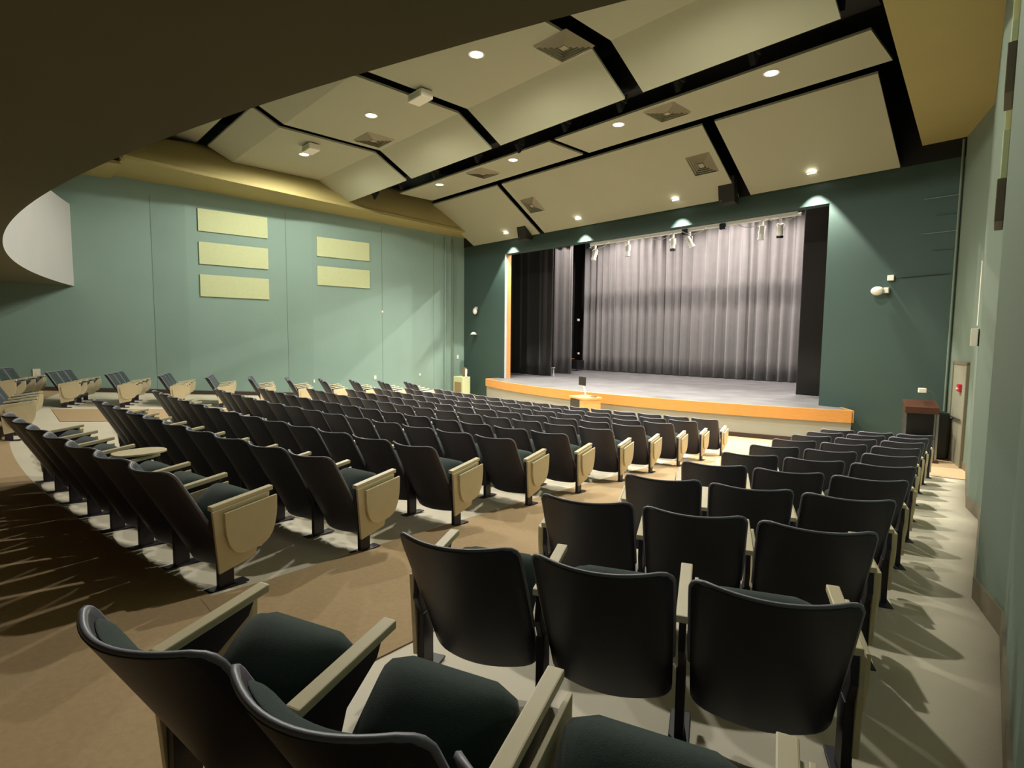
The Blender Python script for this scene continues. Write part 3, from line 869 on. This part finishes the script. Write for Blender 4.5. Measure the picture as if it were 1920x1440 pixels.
def put_seat(end, loc, rz, label, group):
    if end not in PROTO:
        PROTO[end] = make_seat(end); o = PROTO[end]
    else:
        src = PROTO[end]
        o = src.copy(); COL.objects.link(o)
        for ch in src.children:
            c = ch.copy(); COL.objects.link(c); c.parent = o
    o.location = loc; o.rotation_euler = (0, 0, rz)
    tag(o, label, 'seat', group)
    return o
ORD = ['', 'first', 'second', 'third', 'fourth', 'fifth', 'sixth', 'seventh', 'eighth', 'ninth', 'tenth', 'eleventh', 'twelfth', 'thirteenth', 'fourteenth', 'fifteenth', 'sixteenth', 'seventeenth']
TH = [0.2193, 0.2217, 0.2239, 0.2263, 0.2297, 0.2328, 0.2354, 0.2403, 0.2451, 0.251]
ROFF = [-0.043, 0.002, 0.053, -0.03, 0.05, -0.023, -0.001, 0.006, 0.008, -0.023]
NS = [7, 10, 13, 14, 15, 15, 15, 16, 16, 16]
def rowname(k):
    return {1: 'last row', 10: 'front row'}.get(k, ORD[11 - k] + ' row from the stage')
GC = 'auditorium seats in the centre block'
for k in range(1, 11):
    R = R1 - (k - 1) * DR + ROFF[k - 1]
    n = NS[k - 1]
    for j in range(n):
        t = TH[k - 1] - (j * PITCH + W / 2) / (R + 0.31)
        x, y = CX + R * math.sin(t), CY - R * math.cos(t)
        end = 'R' if j == 0 else ('L' if j == n - 1 else '')
        if k == 1 and j == 3: end = 'O'
        if j == 0: pos = 'on the middle aisle'
        elif j == n - 1: pos = 'on the left aisle'
        else: pos = ORD[j + 1] + ' from the middle aisle'
        lb = 'dark folding seat, centre block %s, %s' % (rowname(k), pos)
        if end == 'O': lb = 'dark seat with open cream writing tablet, centre block last row'
        put_seat(end, (x, y, zf(x, y)), t, lb, GC)
# right block
A = [(-1.999, .151), (-2.133, 1.312), (-2.365, 2.504), (-2.52, 3.648), (-2.666, 4.80), (-2.82, 5.96), (-3.016, 7.165), (-3.208, 8.40), (-3.37, 9.62), (-3.50, 10.72), (-3.60, 11.78)]
for k, (ax, ay) in enumerate(A):
    phi = math.radians(21 if k == 0 else 27); pitch = 0.641
    ex = Vector((math.cos(phi), math.sin(phi))); ey = Vector((-ex.y, ex.x))
    for j in range(3):
        p = Vector((ax, ay)) + ex * (0.2775 + pitch * j) + ey * 0.31
        end = ('L', '', 'R')[j]
        if k == 0 and j == 0: end = 'Li'
        if j == 0 and k > 0: end = 'Li'
        pos = ('on the middle aisle', 'middle of the three', 'nearest the right wall')[j]
        if k == 0: lb = ('leftmost seat of the closest row, corner of the photo, green cushion showing', 'middle seat of the closest row with green cushion showing', 'rightmost seat of the closest row, cut off by the frame')[j]
        else: lb = 'dark folding seat, right block %s, %s' % (rowname(k) if k > 1 else 'second closest row', pos)
        put_seat(end, (p.x, p.y, zf(p.x, p.y)), phi, lb, 'auditorium seats in the right block')
for j, (x, y, lb) in enumerate(((-12.35, 0.12, 'nearest the aisle'), (-12.99, 0.17, 'in the middle'), (-13.63, 0.24, 'farthest away'))):
    put_seat(('Ri', 'i', 'Li')[j], (x, y, zf(x, y)), -0.09, 'dark seat of a short separate row at the far left edge, ' + lb, 'three seats at the far left edge')
# left block
for k in range(0, 11):
    phi = math.radians(-18)
    ex = Vector((math.cos(phi), math.sin(phi))); ey = Vector((-ex.y, ex.x))
    bx, by = -19.15, 1.45 + 1.175 * (k - 1)
    for j in range(3):
        p = Vector((bx, by)) + ex * (0.2775 + 0.641 * j) + ey * 0.31
        end = ('L', '', 'R')[j]
        pos = ('nearest the left wall', 'middle of the three', 'on the left aisle')[j]
        lb = 'dark folding seat, left block %s, %s' % ({0: 'rearmost row', 1: 'second rearmost row'}.get(k, rowname(k)), pos)
        put_seat(end, (p.x, p.y, zf(p.x, p.y)), phi, lb, 'auditorium seats in the left block')
